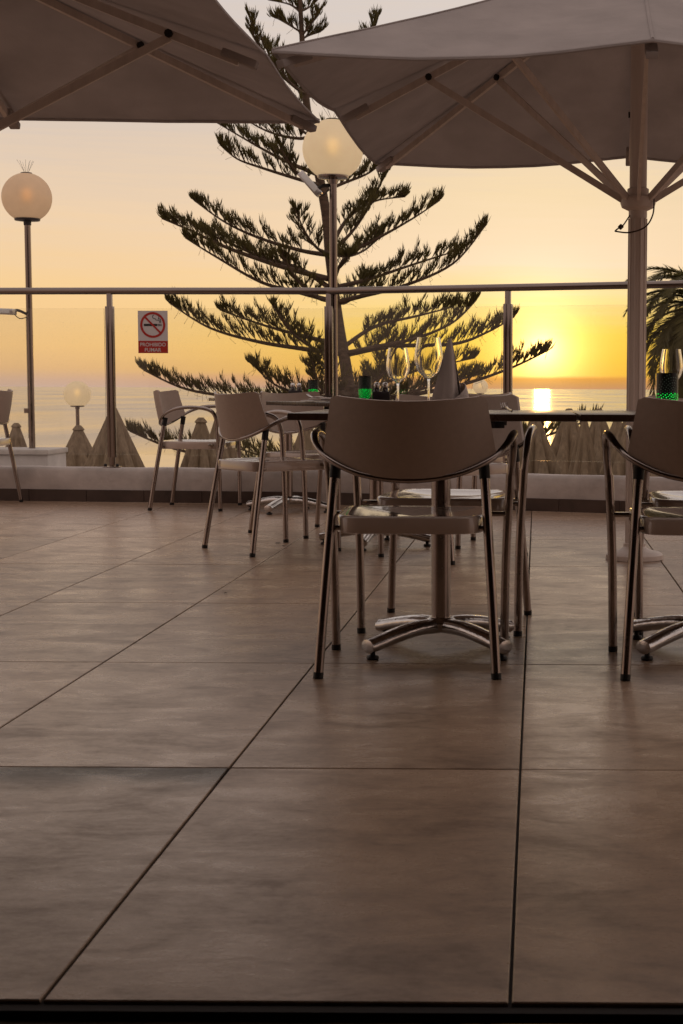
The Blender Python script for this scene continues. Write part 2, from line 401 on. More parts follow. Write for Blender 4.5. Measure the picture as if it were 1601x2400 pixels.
for i in range(-9, 7):
    for j in range(0, 8):
        x0, y0 = TX0+i*TW, TY0+j*TD
        x1, y1 = x0+TW, y0+TD
        el, er = kerb_y(x0)+.07, kerb_y(x1)+.07
        if x0 < KK.x < x1: el = er = min(el, er, kerb_y(KK.x)+.07)
        if min(el, er) < y0+.02: 
            if max(el, er) < y0+.06: continue
            el = max(el, y0+.02); er = max(er, y0+.02)
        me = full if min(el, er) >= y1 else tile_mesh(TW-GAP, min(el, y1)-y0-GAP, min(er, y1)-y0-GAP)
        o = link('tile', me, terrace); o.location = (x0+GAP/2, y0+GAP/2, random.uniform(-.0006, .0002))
# kerb wall
def sweep(pts2, prof, sub=.12, jit=0.0, seed=0):
    """profile (outward, z) swept along a 2-D polyline with mitres"""
    ds = []
    for i in range(len(pts2)-1):
        a, b = pts2[i], pts2[i+1]; n = max(1, int((b-a).length/sub))
        for k in range(n): ds.append((a.lerp(b, k/n), i, k == 0))
    ds.append((pts2[-1], len(pts2)-2, False)); vs = []
    def nrm(i):
        d = (pts2[i+1]-pts2[i]).normalized(); return Vector((-d.y, d.x))
    for p, i, isj in ds:
        nn = nrm(i)
        if isj and i > 0:
            q = (nrm(i-1)+nrm(i)).normalized(); nn = q/q.dot(nrm(i))
        for o, z in prof:
            v = Vector((p.x+nn.x*o, p.y+nn.y*o, z))
            if jit and z > .02:
                k = noise.noise(Vector((v.x*3+seed, v.y*3, v.z*5)))+.5*noise.noise(Vector((v.x*11, seed, v.z*9)))
                v += Vector((-nn.x*k*jit, -nn.y*k*jit, k*jit*.8))
            vs.append(v)
    n = len(prof); N = len(ds)
    fs = [(i*n+k, i*n+(k+1) % n, (i+1)*n+(k+1) % n, (i+1)*n+k) for i in range(N-1) for k in range(n)]
    fs += [tuple(range(n-1, -1, -1)), tuple((N-1)*n+k for k in range(n))]
    return MB().add(vs, fs)
kprof = [(0, -.02), (0, .08), (0, .15), (.002, .21), (.012, .228), (.03, .236), (.08, .238), (.13, .236), (.15, .228), (.16, .2), (.16, -2.1), (.10, -2.1), (.10, -.02)]
kerb = sweep([KL, KK, KR], kprof, .1, .006, 3).build('kerb_wall', M['plaster'], smooth=60)
tag(kerb, 'low white plastered kerb wall carrying the glass balustrade', 'wall')
for a, b in ((KL, KK), (KK, KR)):
    L = (b-a).length; d = (b-a).normalized(); nn = Vector((-d.y, d.x)); s = .0
    sk = MB().box((0, -.012, -.004), (.408, -.001, .084), bev=.002).mesh('skirting_tile', M['skirt'], 0)
    ang = math.atan2(d.y, d.x)
    k = 0
    while s+.41 < L-.02:
        o = link('skirting_tile', sk, kerb); p = a+d*s
        o.location = (p.x, p.y, random.uniform(-.001, .001)); o.rotation_euler = (0, 0, ang); s += .411
# lower ground, hillside, sea
lg = MB().prism([(-40, 10.9), (40, 10.9), (40, 46), (-40, 46)], -2.6, -2.1)
lg.v = [(x, (y if y > 20 else (kerb_y(max(-6.3, min(3.5, x)))+.18 if abs(x) < 7 else y)), z) for x, y, z in lg.v]
tag(lg.build('lower_terrace', M['lground'], smooth=0), kind='structure')
hs = MB(); rows = [(46, -2.4), (60, -5), (90, -12), (140, -22), (200, -31), (240, -34)]
vs = [(x*(1+.3*i), y+noise.noise(Vector((x*.05, y*.1, 0)))*4*(i > 0), z) for i, (y, z) in enumerate(rows) for x in range(-200, 201, 20)]
hs.add(vs, [(i*21+k, i*21+k+1, (i+1)*21+k+1, (i+1)*21+k) for i in range(5) for k in range(20)])
tag(hs.build('hillside', M['hill'], smooth=60), kind='structure')
sea = MB(); rr = [150, 600, 2500, 10000, 60000]; na = 48
vs = [(r*math.sin(-R(100)+R(200)*k/na), r*math.cos(-R(100)+R(200)*k/na), -30) for r in rr for k in range(na+1)]
sea.add(vs, [(i*(na+1)+k, i*(na+1)+k+1, (i+1)*(na+1)+k+1, (i+1)*(na+1)+k) for i in range(4) for k in range(na)])
tag(sea.build('sea', M['sea'], smooth=0), kind='structure')

# ------------------------------------------------------------------ restaurant building round the camera
bd = empty('restaurant_building', (0, TY0, 0))
tag(bd, 'dark door threshold with metal tracks along the bottom of the picture', 'building')
def bpart(name, a, b, m_, bev=0.0, parent=None):
    o = MB().box((a[0], a[1]-TY0, a[2]), (b[0], b[1]-TY0, b[2]), bev=bev).build(name, m_, parent or bd, smooth=30)
    return o
sill = bpart('door_sill', (-2.6, TY0-.26, -.2), (2.6, TY0-.02, -.032), M['wood'])
for y0_, y1_, z_ in ((-.055, -.022, -.018), (-.108, -.090, -.014), (-.165, -.147, -.014)):
    bpart('track', (-2.6, TY0+y0_, -.034), (2.6, TY0+y1_, z_), M['track'], .002, sill)
bpart('interior_floor', (-6.4, -4, -.2), (3.6, TY0-.26, -.02), M['wood'])
bpart('wall', (-6.4, TY0-.24, -.1), (-2.6, TY0-.04, 3.1), M['ochre'])
bpart('wall', (2.6, TY0-.24, -.1), (3.6, TY0-.04, 3.1), M['ochre'])
bpart('lintel', (-2.6, TY0-.24, 2.3), (2.6, TY0-.04, 3.1), M['ochre'])
bpart('back_wall', (-6.4, -4.2, -.1), (3.6, -4, 3.1), M['ochre'])
bpart('side_wall', (-6.6, -4.2, -.1), (-6.4, TY0-.04, 3.1), M['ochre'])
bpart('side_wall', (3.6, -4.2, -.1), (3.8, TY0-.04, 3.1), M['ochre'])
bpart('roof', (-7, -4.4, 3.1), (4.2, TY0+.3, 3.3), M['ochre'])
bpart('shade_awning', (-6.4, TY0-.04, 2.62), (3.6, TY0+1.55, 2.70), M['ochre'])  # unseen overhang, added and sized to shade the near floor and chair backs

# ------------------------------------------------------------------ balustrade
RZ = 1.455
bal = empty('glass_balustrade', (KK.x, KK.y+.08, .236))
tag(bal, 'glass balustrade with steel posts and round handrail on the kerb', 'balustrade')
def onk(x, off=.08):
    a, b = (KL, KK) if x < KK.x else (KK, KR)
    d = (b-a).normalized(); nn = Vector((-d.y, d.x))
    return Vector((x+nn.x*off, kerb_y(x)+nn.y*off)), math.atan2(d.y, d.x)
O0 = Vector(bal.location)
post_x = [-5.4, -2.97, -1.435, -.22, 1.35, 2.9]
pc = MB()
pm = MB().box((-.017, -.017, -.01), (.017, .017, RZ-.24), bev=.004)
pm.box((-.027, -.021, .07), (-.004, .021, 1.115), bev=.003).box((.004, -.021, .07), (.027, .021, 1.115), bev=.003)
pm.box((-.055, -.035, -.003), (.055, .035, .008), bev=.003)
pmesh = pm.mesh('post', M['steel'], 30)
bolt = MB().lathe([(.0, 0), (.012, 0), (.012, .012), (.006, .02), (0, .02)], 8).mesh('bolt', M['black'], 30)
for x in post_x:
    p, a = onk(x); o = link('post', pmesh, bal); o.location = (p.x-O0.x, p.y-O0.y, 0); o.rotation_euler = (0, 0, a)
    for sx in (-.043, .043):
        q = link('bolt', bolt, o); q.location = (sx, -.02, .006)
rail = [Vector((KL.x+.1, kerb_y(KL.x+.1)+.08, RZ)), Vector((-2.97, onk(-2.97)[0].y, RZ+.002)), Vector((-1.435, onk(-1.435)[0].y, RZ)), Vector((KR.x, KR.y+.08, RZ+.01))]
hr = MB()
for a, b in zip(rail, rail[1:]): hr.tube([a-O0, a.lerp(b, .5)-O0, b-O0], .024, 16)
hr.build('handrail', M['steel'], bal)
xs = [-6.2]+post_x+[3.5]
for a, b in zip(xs, xs[1:]):
    pa, pb = onk(a+.02)[0], onk(b-.02)[0]
    if a < -2 and b > -2: pb = onk(b-.02)[0]
    d = (pb-pa); L = d.length-.02; an = math.atan2(d.y, d.x)
    g_ = MB().box((.01, -.004, .09), (L, .004, 1.10))
    g_.m = [0 if abs(sum((Vector(g_.v[i]).y for i in f))/4) > .003 else 1 for f in g_.f]
    o = g_.build('glass_pane', [M['glass'], M['gedge']], bal, smooth=0)
    o.location = (pa.x-O0.x, pa.y-O0.y, 0); o.rotation_euler = (0, 0, an)
# sign stuck on the glass
sp, sa = onk(-2.68, .068)
c0, c1 = P(322, 728, sp.y), P(395, 828, sp.y)
SW, SH = c1.x-c0.x, c0.z-c1.z
sg = empty('no_smoking_sign', ((c0.x+c1.x)/2, sp.y, c1.z), sa)
tag(sg, 'small red and white no smoking notice stuck on the glass', 'sign')
MB().box((-SW/2, -.001, 0), (SW/2, .001, SH)).build('panel', M['signw'], sg, 0)
MB().box((-SW/2+.001, -.0022, .001), (SW/2-.001, -.0012, SH*.29)).build('red_band', M['signr'], sg, 0)
def flatpoly(pts, y=-.0026):
    n = len(pts)
    return MB().add([(x, y, z) for x, z in pts]+[(x, y+.001, z) for x, z in pts], [tuple(range(n)), tuple(range(2*n-1, n-1, -1))]+[(k, n+k, n+(k+1) % n, (k+1) % n) for k in range(n)])
cz, cr = SH*.665, SW*.42
rg = MB(); nA = 48
for (ra, y) in ((1, -.0026),):
    vs = [(cr*f*math.cos(2*math.pi*k/nA), yy, cz+cr*f*math.sin(2*math.pi*k/nA)) for yy in (-.0026, -.0014) for f in (1, .83) for k in range(nA)]
    for k in range(nA):
        k2 = (k+1) % nA
        rg.add([vs[k], vs[k2], vs[nA+k2], vs[nA+k]], [(0, 1, 2, 3)])
cg = flatpoly([(-.30*SW, cz-.035*SW), (.155*SW, cz-.035*SW), (.155*SW, cz+.035*SW), (-.30*SW, cz+.035*SW)], -.0024)
for k in range(3):
    x0 = SW*(.175+.045*k); f = flatpoly([(x0, cz-.035*SW), (x0+.026*SW, cz-.035*SW), (x0+.026*SW, cz+.035*SW), (x0, cz+.035*SW)], -.0024); cg.add(f.v, f.f)
for path in ([(.27, .07), (.27, .15), (.25, .19), (.2, .20), (.19, .21), (.21, .25), (.19, .30), (.14, .315)],
             [(.235, .07), (.23, .13), (.2, .155), (.12, .16), (.09, .2), (.03, .215), (.0, .25), (.0, .29), (.04, .325)]):
    pts = smoothpath([(x*SW, -.002, cz+z*SW) for x, z in path], 4)
    cg.tube(pts, .011*SW, 6, flat=.12, upv=(0, 0, 1) if False else None)
cg.build('cigarette', M['signk'], sg, 0)
s2 = math.sqrt(.5)
bar = [(-cr*.86*s2-.03*SW*s2, cz+cr*.86*s2-.03*SW*s2), (cr*.86*s2-.03*SW*s2, cz-cr*.86*s2-.03*SW*s2), (cr*.86*s2+.03*SW*s2, cz-cr*.86*s2+.03*SW*s2), (-cr*.86*s2+.03*SW*s2, cz+cr*.86*s2+.03*SW*s2)]
f = flatpoly(bar, -.0034); rg.add(f.v, f.f); rg.build('prohibition_ring', M['signr'], sg, 0)
def text(body, width, height, x, z, y, parent, mt):
    cu = bpy.data.curves.new('lettering', 'FONT'); cu.body = body; cu.align_x = 'CENTER'; cu.size = 1; cu.offset = .012; cu.extrude = .0
    to = bpy.data.objects.new('tmp', cu); col.objects.link(to)
    bpy.context.view_layer.update()
    me = bpy.data.meshes.new_from_object(to.evaluated_get(bpy.context.evaluated_depsgraph_get()))
    bpy.data.objects.remove(to)
    xs_ = [v.co.x for v in me.vertices]; ys_ = [v.co.y for v in me.vertices]
    sx, sy = width/(max(xs_)-min(xs_)), height/(max(ys_)-min(ys_)); mx, my = (max(xs_)+min(xs_))/2, min(ys_)
    for v in me.vertices: v.co = Vector(((v.co.x-mx)*sx+x, y, (v.co.y-my)*sy+z))
    me.materials.append(mt); me.name = 'lettering'
    return link('lettering', me, parent)
text('PROHIBIDO', SW*.86, SH*.088, 0, SH*.160, -.0028, sg, M['signw'])
text('FUMAR', SW*.55, SH*.088, 0, SH*.035, -.0028, sg, M['signw'])

# ------------------------------------------------------------------ chairs
def make_chair():
    root = empty('armchair')
    def leg(path, r, cap):
        o = MB().tube(smoothpath(path, 5), r, 10).build('leg', M['alu'], root)
        d = (Vector(path[1])-Vector(path[0])).normalized(); a = Vector(path[0])
        MB().tube([a-d*.012, a+d*.005], [r+.0008, r+.0008], 10).build('foot_cap', M['black'], o)
        return o
    for s in (-1, 1):
        leg([(s*.257, .226, .012), (s*.262, .223, .30), (s*.274, .218, .54)], .0135, True)
        o = leg([(s*.245, -.238, .012), (s*.232, -.205, .22), (s*.207, -.143, .585)], .0135, True)
        MB().tube([(s*.2095, -.149, .548), (s*.2055, -.139, .60)], .0155, 10).build('joint', M['black'], o)
    half = [(-.274, .218, .53), (-.280, .213, .585), (-.284, .192, .635), (-.287, .14, .660), (-.287, .05, .668), (-.281, -.04, .660), (-.262, -.11, .634), (-.222, -.158, .600), (-.13, -.200, .562), (0, -.214, .546)]
    path = half+[(-x, y, z) for x, y, z in half[-2::-1]]
    ap = smoothpath(path, 5); MB().tube(ap, [.012 if p.y > -.04 else max(.0085, .012-.0035*(-.04-p.y)/.1) for p in ap], 10).build('armrest', M['alu'], root)
    nu, nv = 25, 11; grid = []
    for i in range(nu):
        u = -1+2*i/(nu-1); rowv = []
        for j in range(nv):
            v = j/(nv-1)
            zt = .764+.016*u*u-(.010*max(0, (abs(u)-.93)/.07)**2); zb = .553+.062*abs(u)**2.4
            z = zb+(zt-zb)*v; wv = .238-.026*v
            y = -.222+.085*u*u-.055*v+.014*v*v
            rowv.append(Vector((u*wv, y, z)))
        grid.append(rowv)
    MB().shell(grid, .011).build('backrest', M['shell'], root, 50)
    n = 40; st = MB(); vs = []; rings = [(.0, 0), (.35, 0), (.65, 0), (.85, 0), (.95, .0), (.985, -.003), (1, -.010), (1.0, -.050), (.96, -.050), (.94, -.02)]
    for rr_, dz in rings:
        for k in range(n):
            a = 2*math.pi*k/n; c, s = math.cos(a), math.sin(a); e = 2/6
            x = math.copysign(abs(c)**e, c)*rr_; y = math.copysign(abs(s)**e, s)*rr_
            z = .449-.020*max(0, 1-rr_**2.2)*(1-.25*y)+dz-.014*max(0, y-.55)**1.5
            vs.append((x*(.213+.010*y), .01+y*.222, z))
    N = len(rings)
    st.add(vs, [(i*n+k, i*n+(k+1) % n, (i+1)*n+(k+1) % n, (i+1)*n+k) for i in range(N-1) for k in range(n)]+[tuple((N-1)*n+k for k in range(n))])
    st.build('seat', M['seatp'], root, 60)
    # seat brackets to the legs
    MB().box((-.262, .150, .418), (.262, .176, .432), bev=.003).build('seat_rail', M['alu'], root)
    MB().box((-.222, -.170, .404), (.222, -.146, .418), bev=.003).build('seat_rail', M['alu'], root)
    return root
chairs = [
 ((-.354, 4.39), 0, 'grey armchair in the foreground with its back to the camera, left of the open gap', 'front'),
 ((.492, 4.385), 0, 'grey armchair cut off by the right edge of the picture, back to the camera', 'front'),
 ((-.295, 5.14), 174.9, 'grey armchair facing the camera behind the wine glass table', 'front'),
 ((.59, 5.11), 180, 'grey armchair facing the camera at the right edge behind the nearest right chair', 'front'),
 ((-1.308, 7.494), -51.1, 'grey armchair turned sideways in mid terrace left of the lantern table', 'mid'),
 ((-1.232, 8.384), -129.5, 'grey armchair facing the camera just left of the lamp post behind the diamond table', 'mid'),
 ((-.395, 7.217), 48, 'grey armchair mostly hidden behind the facing chair at the wine glass table', 'mid'),
 ((-.42, 8.33), 146, 'grey armchair at the far right of the diamond table, only its top corner showing', 'mid'),
 ((-2.25, 10.06), -93, 'grey armchair standing against the kerb wall, seen from its side', 'far'),
 ((-3.80, 10.255), 90, 'grey armchair cut off by the left edge of the picture beside the kerb', 'far')]
proto = make_chair()
bpy.context.view_layer.update()
for k, ((x, y), rz, lab, gname) in enumerate(chairs):
    o = proto if k == 0 else copy_tree(proto)
    o.location = (x, y, 0); o.rotation_euler = (0, 0, R(rz))
    tag(o, lab, 'chair', 'aluminium armchairs on the terrace')

# ------------------------------------------------------------------ tables
TZ = .728
def make_table():
    root = empty('bistro_table')
    MB().box((-.402, -.402, TZ-.020), (.402, .402, TZ), bev=.003).build('table_top', M['top'], root, 30)
    for a in (45, 135):
        MB().box((-.26, -.02, TZ-.045), (.26, .02, TZ-.021), M=Matrix.Rotation(R(a), 4, 'Z'), bev=.003).build('support_bar', M['black'], root, 30)
    MB().lathe([(.0295, .075), (.0295, TZ-.046)], 20).build('column', M['alu'], root)
    MB().lathe([(.0, .060), (.045, .060), (.052, .075), (.050, .088), (.036, .1), (.0, .1)], 20).build('hub', M['chrome'], root)
    for a in (45, 135, 225, 315):
        pts = smoothpath([(.02, 0, .074), (.10, 0, .074), (.19, 0, .060), (.262, 0, .044), (.290, 0, .040)], 5)
        arm = MB().tube(pts, [(.024-.003*i/(len(pts)-1))*(.55 if i == len(pts)-1 else 1) for i in range(len(pts))], 12, flat=1.35)
        arm.v = [tuple(Matrix.Rotation(R(a), 3, 'Z') @ Vector(v)) for v in arm.v]
        o = arm.build('base_arm', M['chrome'], root)
        ft = MB().lathe([(0, .0), (.017, .0), (.019, .004), (.017, .010), (.008, .013), (.008, .024), (0, .024)], 14, c=(.268*math.cos(R(a)), .268*math.sin(R(a)), .001))
        ft.build('foot', M['black'], o)
    return root
tabs = [((-.292, 4.64), 0, 'square brown pedestal table laid with two wine glasses and a napkin'),
        ((.515, 4.655), 1, 'square brown pedestal table at the right edge with a large green lantern'),
        ((-.818, 7.71), 37.5, 'square table set cornerwise in mid terrace with lantern, shakers and napkin'),
        ((-1.60, 9.80), 28, 'square table farthest back by the kerb wall with small lantern and shakers')]
tp = make_table(); bpy.context.view_layer.update()
for k, ((x, y), rz, lab) in enumerate(tabs):
    o = tp if k == 0 else copy_tree(tp)
    o.location = (x, y, 0); o.rotation_euler = (0, 0, R(rz)); tag(o, lab, 'table', 'pedestal tables on the terrace')

# ------------------------------------------------------------------ tableware
def onT(px, Y): return (P(px, 960, Y).x, Y, TZ+.0005)
def wineglass(loc, H, rb, lab):
    root = empty('wine_glass', loc); tag(root, lab, 'wine glass', 'wine glasses')
    b0 = H*.46
    outp = [(.004, b0-.004), (rb*.45, b0+.005), (rb*.82, b0+H*.10), (rb, b0+H*.22), (rb*.96, b0+H*.36), (rb*.80, H)]
    pts = smoothpath([(r, 0, z) for r, z in outp], 5)
    inn = [(max(.0005, p.x-.0021), p.z+(.0025 if i == 0 else 0)) for i, p in enumerate(pts)]
    prof = [(p.x, p.z) for p in pts]+inn[::-1]
    MB().lathe(prof, 28).build('bowl', M['wglass'], root, 60)
    MB().lathe([(.0, .003), (.0042, .008), (.0034, .02), (.0034, b0-.012), (.0055, b0-.003), (.0, b0-.002)], 14).build('stem', M['wglass'], root, 60)
    MB().lathe([(.0, .0), (rb*.82, .0), (rb*.82, .0016), (rb*.3, .004), (.0045, .0065), (0, .0065)], 28).build('foot', M['wglass'], root, 60)
wineglass(onT(933, 4.66), .192, .0355, 'smaller wine glass left of the big one on the near table')
wineglass(onT(1005, 4.60), .222, .0430, 'larger wine glass beside the upright folded napkin')
wineglass((P(1573, 900, 4.78).x, 4.78, TZ+.0005), .195, .0360, 'wine glass behind the lantern at the right edge')
def lantern(loc, r, h, lab, rot=0.0):
    root = empty('candle_lantern', loc, rot); tag(root, lab, 'lantern', 'green candle lanterns')
    MB().lathe([(r, 0), (r, h), (r-.003, h), (r-.003, .006), (0, .006), (0, 0)][::1], 32).build('body', M['lantern'], root)
    lo, hi_ = MB(), MB(); zc = h*.52
    for sd_ in (0, 1):
        for ri, (rad, cnt, sz) in enumerate(((.0, 1, .0016), (.007, 8, .0013), (.0125, 12, .0013), (.0185, 16, .0011), (.0245, 22, .0014), (.031, 26, .0011), (.038, 32, .0014), (.046, 36, .0012))):
            for k in range(cnt):
                a = 2*math.pi*(k+.5*(ri % 2))/cnt; x = rad*math.cos(a); z = zc+rad*math.sin(a)*1.15
                th = x/r
                if abs(th) > 1.45 or z < .004 or z > h-.004: continue
                ac = -math.pi/2+th+math.pi*sd_
                q = []
                for t in range(6):
                    b = 2*math.pi*t/6; aa = ac+sz*math.cos(b)/r
                    q.append(((r+.0006)*math.cos(aa), (r+.0006)*math.sin(aa), z+sz*math.sin(b)))
                (lo if z < h*.52 else hi_).add(q, [(0, 1, 2, 3, 4, 5)])
    tag(lo.build('lit_perforations', M['green'], root, 0), kind='stuff'); tag(hi_.build('upper_perforations', M['greendim'], root, 0), kind='stuff')
lantern(onT(856, 7.62), .0325, .128, 'green candle lantern on the middle table, right of the lamp post')
lantern(onT(735, 9.74), .0310, .118, 'smallest green candle lantern left of the lamp post, on the far table')
lantern((P(1564, 900, 4.50).x, 4.50, TZ+.0005), .0320, .118, 'largest green candle lantern behind the chair at the right edge', R(28))
def shakers(loc, lab, rot):
    root = empty('condiment_caddy', loc, R(rot)); tag(root, lab, 'shakers', 'salt and pepper caddies')
    MB().box((-.043, -.024, 0), (.043, .024, .052), bev=.004).build('holder', M['holder'], root, 30)
    for sx in (-.021, .021):
        b = MB().lathe([(0, .008), (.017, .008), (.018, .045), (.014, .066), (.011, .072), (0, .072)], 16, c=(sx, 0, 0)).build('shaker', M['pepper'], root)
        MB().lathe([(.0, .071), (.0135, .071), (.0155, .080), (.0130, .092), (.007, .097), (0, .098)], 16, c=(sx, 0, 0)).build('lid', M['chrome'], b)
shakers(onT(893, 7.56), 'dark pair of shakers beside the middle lantern', 10)
shakers(onT(694, 9.70), 'pale capped pair of shakers beside the smallest lantern', -4)
def napkin(loc, lab):
    root = empty('folded_napkin', loc); tag(root, lab, 'napkin')
    g_ = []
    for i in range(19):
        a = 2*math.pi*i/18*.97; rowv = []
        for j in range(9):
            t = j/8; rr_ = (1-t)**.85*.040+.0035
            pl = 1+.30*math.sin(4*a+.6)*(1-t)**.6
            rowv.append(Vector((rr_*pl*math.cos(a)*1.0+.010*t, rr_*pl*math.sin(a)*.75, .218*t)))
        g_.append(rowv)
    MB().shell(g_, .0018).build('cone', M['napkin'], root, 60)
    g_ = []
    for i in range(13):
        a = -1.9+3.4*i/12; rowv = []
        for j in range(7):
            t = j/6; rr_ = .074-.022*t**1.6*(1+.5*math.sin(3*a))
            rowv.append(Vector((rr_*math.cos(a), rr_*math.sin(a)*.8, .001+(.088-.03*abs(a))*t*(.6+.4*math.cos(a*1.3)))))
        g_.append(rowv)
    MB().shell(g_, .0018).build('cuff', M['napkin'], root, 60)
napkin((P(1047, 900, 4.58).x, 4.58, TZ+.0005), 'tall cone folded grey napkin standing right of the big wine glass')
def cutlery(name, loc, rot, lab, kind):
    root = empty(name, loc, R(rot)); tag(root, lab, name, 'table cutlery')
    if kind == 'fork':
        MB().tube(smoothpath([(0, -.10, .004), (0, -.03, .006), (0, .03, .012), (0, .06, .010)], 4), [.0045]*8+[.003]*5, 6, flat=.4).build('handle', M['chrome'], root)
        t = MB().box((-.011, .058, .008), (.011, .072, .011))
        for k in range(4): t.tube([(-.0095+k*.0063, .07, .0095), (-.0095+k*.0063, .09, .016), (-.0095+k*.0063, .105, .026)], .0014, 5)
        t.build('tines', M['chrome'], root)
    else:
        MB().tube(smoothpath([(0, -.11, .004), (0, -.02, .006)], 4), .0045, 6, flat=.5).build('handle', M['chrome'], root)
        MB().box((-.008, -.02, .003), (.008, .11, .005), bev=.0008).build('blade', M['chrome'], root, 20)
fk = P(1190, 960, 4.42)
o = cutlery('fork', (fk.x, 4.42, TZ+.004), 8, 'fork with tines raised at the right of the near table', 'fork')
cutlery('knife', (onT(770, 7.45)[0], 7.45, TZ+.012), 70, 'knife lying on the white napkin of the middle table', 'knife')
cutlery('fork', (onT(760, 7.50)[0], 7.50, TZ+.012), 60, 'fork lying on the white napkin of the middle table', 'fork')
def place(loc, rot, lab):
    g_ = []
    for i in range(9):
        g_.append([Vector((-.11+.22*i/8, -.05+.10*j/4, .004+.006*abs(noise.noise(Vector((i*.6, j*.7, loc[0])))))) for j in range(5)])
    o = MB().shell(g_, .004).build('paper_napkin', M['whitecloth'], None, 60)
    o.location = loc; o.rotation_euler = (0, 0, R(rot)); tag(o, lab, 'napkin')
place((onT(762, 7.48)[0], 7.48, TZ+.001), 25, 'flat white napkin under cutlery at the left of the middle table')
place((onT(545, 9.70)[0], 9.70, TZ+.001), 10, 'flat white napkin on the left side of the farthest table')

# ------------------------------------------------------------------ parasols over the terrace
def make_parasol(zc, zm, za, hubz, jr, sg_=.006):
    root = empty('square_parasol')
    h = 1.41
    ang8 = [k*45 for k in range(8)]
    tips = []
    for a in ang8:
        c, s = math.cos(R(a)), math.sin(R(a)); k = h/max(abs(c), abs(s))
        tips.append(Vector((c*k, s*k, zc if a % 90 else zm)))
    # pole, collar, base
    pl = MB().lathe([(.040, .06), (.040, za-.02)], 20)
    for k in range(10):
        a = 2*math.pi*k/10
        pl.tube([(.040*math.cos(a), .040*math.sin(a), .07), (.040*math.cos(a), .040*math.sin(a), hubz-.08)], .0045, 6)
    pl.build('pole', M['ppole'], root)
    MB().lathe([(0, .001), (.135, .001), (.135, .022), (.12, .034), (.07, .045), (.052, .06), (.052, .075), (0, .075)], 28).build('base_plate', M['ppole'], root)
    MB().lathe([(.043, -.075), (.043, -.045), (.075, -.03), (.082, -.01), (.078, .015), (.05, .025), (.05, .055), (.041, .06)], 20, c=(0, 0, hubz)).build('runner', M['ppole'], root)
    top = Vector((0, 0, za-.05))
    for i, t in enumerate(tips):
        d = Vector((t.x, t.y, 0)).normalized(); sidev = Vector((-d.y, d.x, 0))
        e = t+Vector((0, 0, -.035))-d*.10
        s_ = top+d*.05
        rb = MB().tube([s_, e], .022, 4, rot0=R(45), flat=.62, upv=(0, 0, 1)).build('rib', M['ppole'], root, 20)
        hl = Vector((e.x-s_.x, e.y-s_.y, 0)).length; j = s_.lerp(e, (jr-.05)/hl)
        b = Vector((0, 0, hubz))+d*.062
        MB().tube([b, j+Vector((0, 0, -.012))], .021, 4, rot0=R(45), flat=.55, upv=(0, 0, 1)).build('strut', M['ppole'], root, 20)
        MB().tube([j-sidev*.022, j+sidev*.022], .016, 8).build('pivot', M['black'], rb)
        pk = e+d*.03
        MB().box((-.10, -.024, -.014), (.040, .024, .016), M=Matrix.Translation(pk) @ (e-s_).to_track_quat('X', 'Z').to_matrix().to_4x4(), bev=.006).build('pocket', M['fabric'], rb, 30)
    # canopy: 8 gores sagging between the ribs
    g_ = []; n = 8; nr = 14; pts = []
    for i in range(8*n+1):
        a, b = tips[(i//n) % 8], tips[(i//n+1) % 8]; f = (i % n)/n
        rowv = []
        for j in range(nr):
            r_ = .035+.965*j/(nr-1)
            e = a.lerp(b, f); sag = math.sin(math.pi*f)
            q = Vector((0, 0, za)).lerp(e, r_)
            # edges pull in between the rib tips, cloth dips
            pull = 1-.010*sag*r_**2
            q.x *= pull; q.y *= pull
            q.z += -.075*sag*r_**1.5*(1-r_)-.05*math.sin(math.pi*r_)*.4 - sg_*sag*r_**4
            q.z += (.006*noise.noise(Vector((q.x*3, q.y*3, 2.0)))+.004*noise.noise(Vector((q.x*9, q.y*9, 5.0)))) * (1-.5*r_)
            rowv.append(q)
        g_.append(rowv)
    cn = MB().shell(g_, .003).build('canopy', M['fabric'], root, 35)
    for q_ in range(8):
        MB().tube([g_[q_*n][j]+Vector((0, 0, .003)) for j in range(nr)], .004, 5, flat=1.6).build('seam', M['fabric'], cn)
    hem = MB().tube([g_[i][-1]+Vector((0, 0, -.006)) for i in range(8*n+1)], .008, 6, flat=.6).build('hem', M['fabric'], cn)
    MB().lathe([(0, 0), (.05, 0), (.045, .03), (.02, .06), (0, .065)], 16, c=(0, 0, za-.01)).build('finial', M['ppole'], root)
    return root
par = make_parasol(2.05, 2.085, 2.76, 1.665, .97, .042); bpy.context.view_layer.update()
par.location = (.462, 7.153, 0); par.rotation_euler = (0, 0, R(-1.75))
tag(par, 'open square taupe parasol on the right with its pole in view', 'parasol', 'open parasols over the terrace')
p2 = make_parasol(2.042, 2.05, 2.555, 1.60, 1.05); p2.location = (-2.435, 5.84, 0)
tag(p2, 'open square taupe parasol at the upper left, pole outside the picture', 'parasol', 'open parasols over the terrace')
rp = MB()
hz = 1.66; c0 = Vector((.462, 7.153, 0))
rp.tube(smoothpath([c0+Vector(v) for v in ((.07, -.05, hz+.02), (.065, -.07, hz-.06), (.03, -.075, hz-.12), (-.04, -.07, hz-.145), (-.10, -.06, hz-.14), (-.105, -.055, hz-.135), (-.085, -.055, hz-.12), (-.07, -.05, hz-.11), (-.04, -.045, hz-.065))], 6), .0035, 6)
rp.tube([c0+Vector((-.088, -.056, hz-.125)), c0+Vector((-.075, -.053, hz-.112))], .011, 7)
tag(rp.build('cord', M['rope'], None), 'thin brown cord looped round the parasol pole under the runner', 'cord')

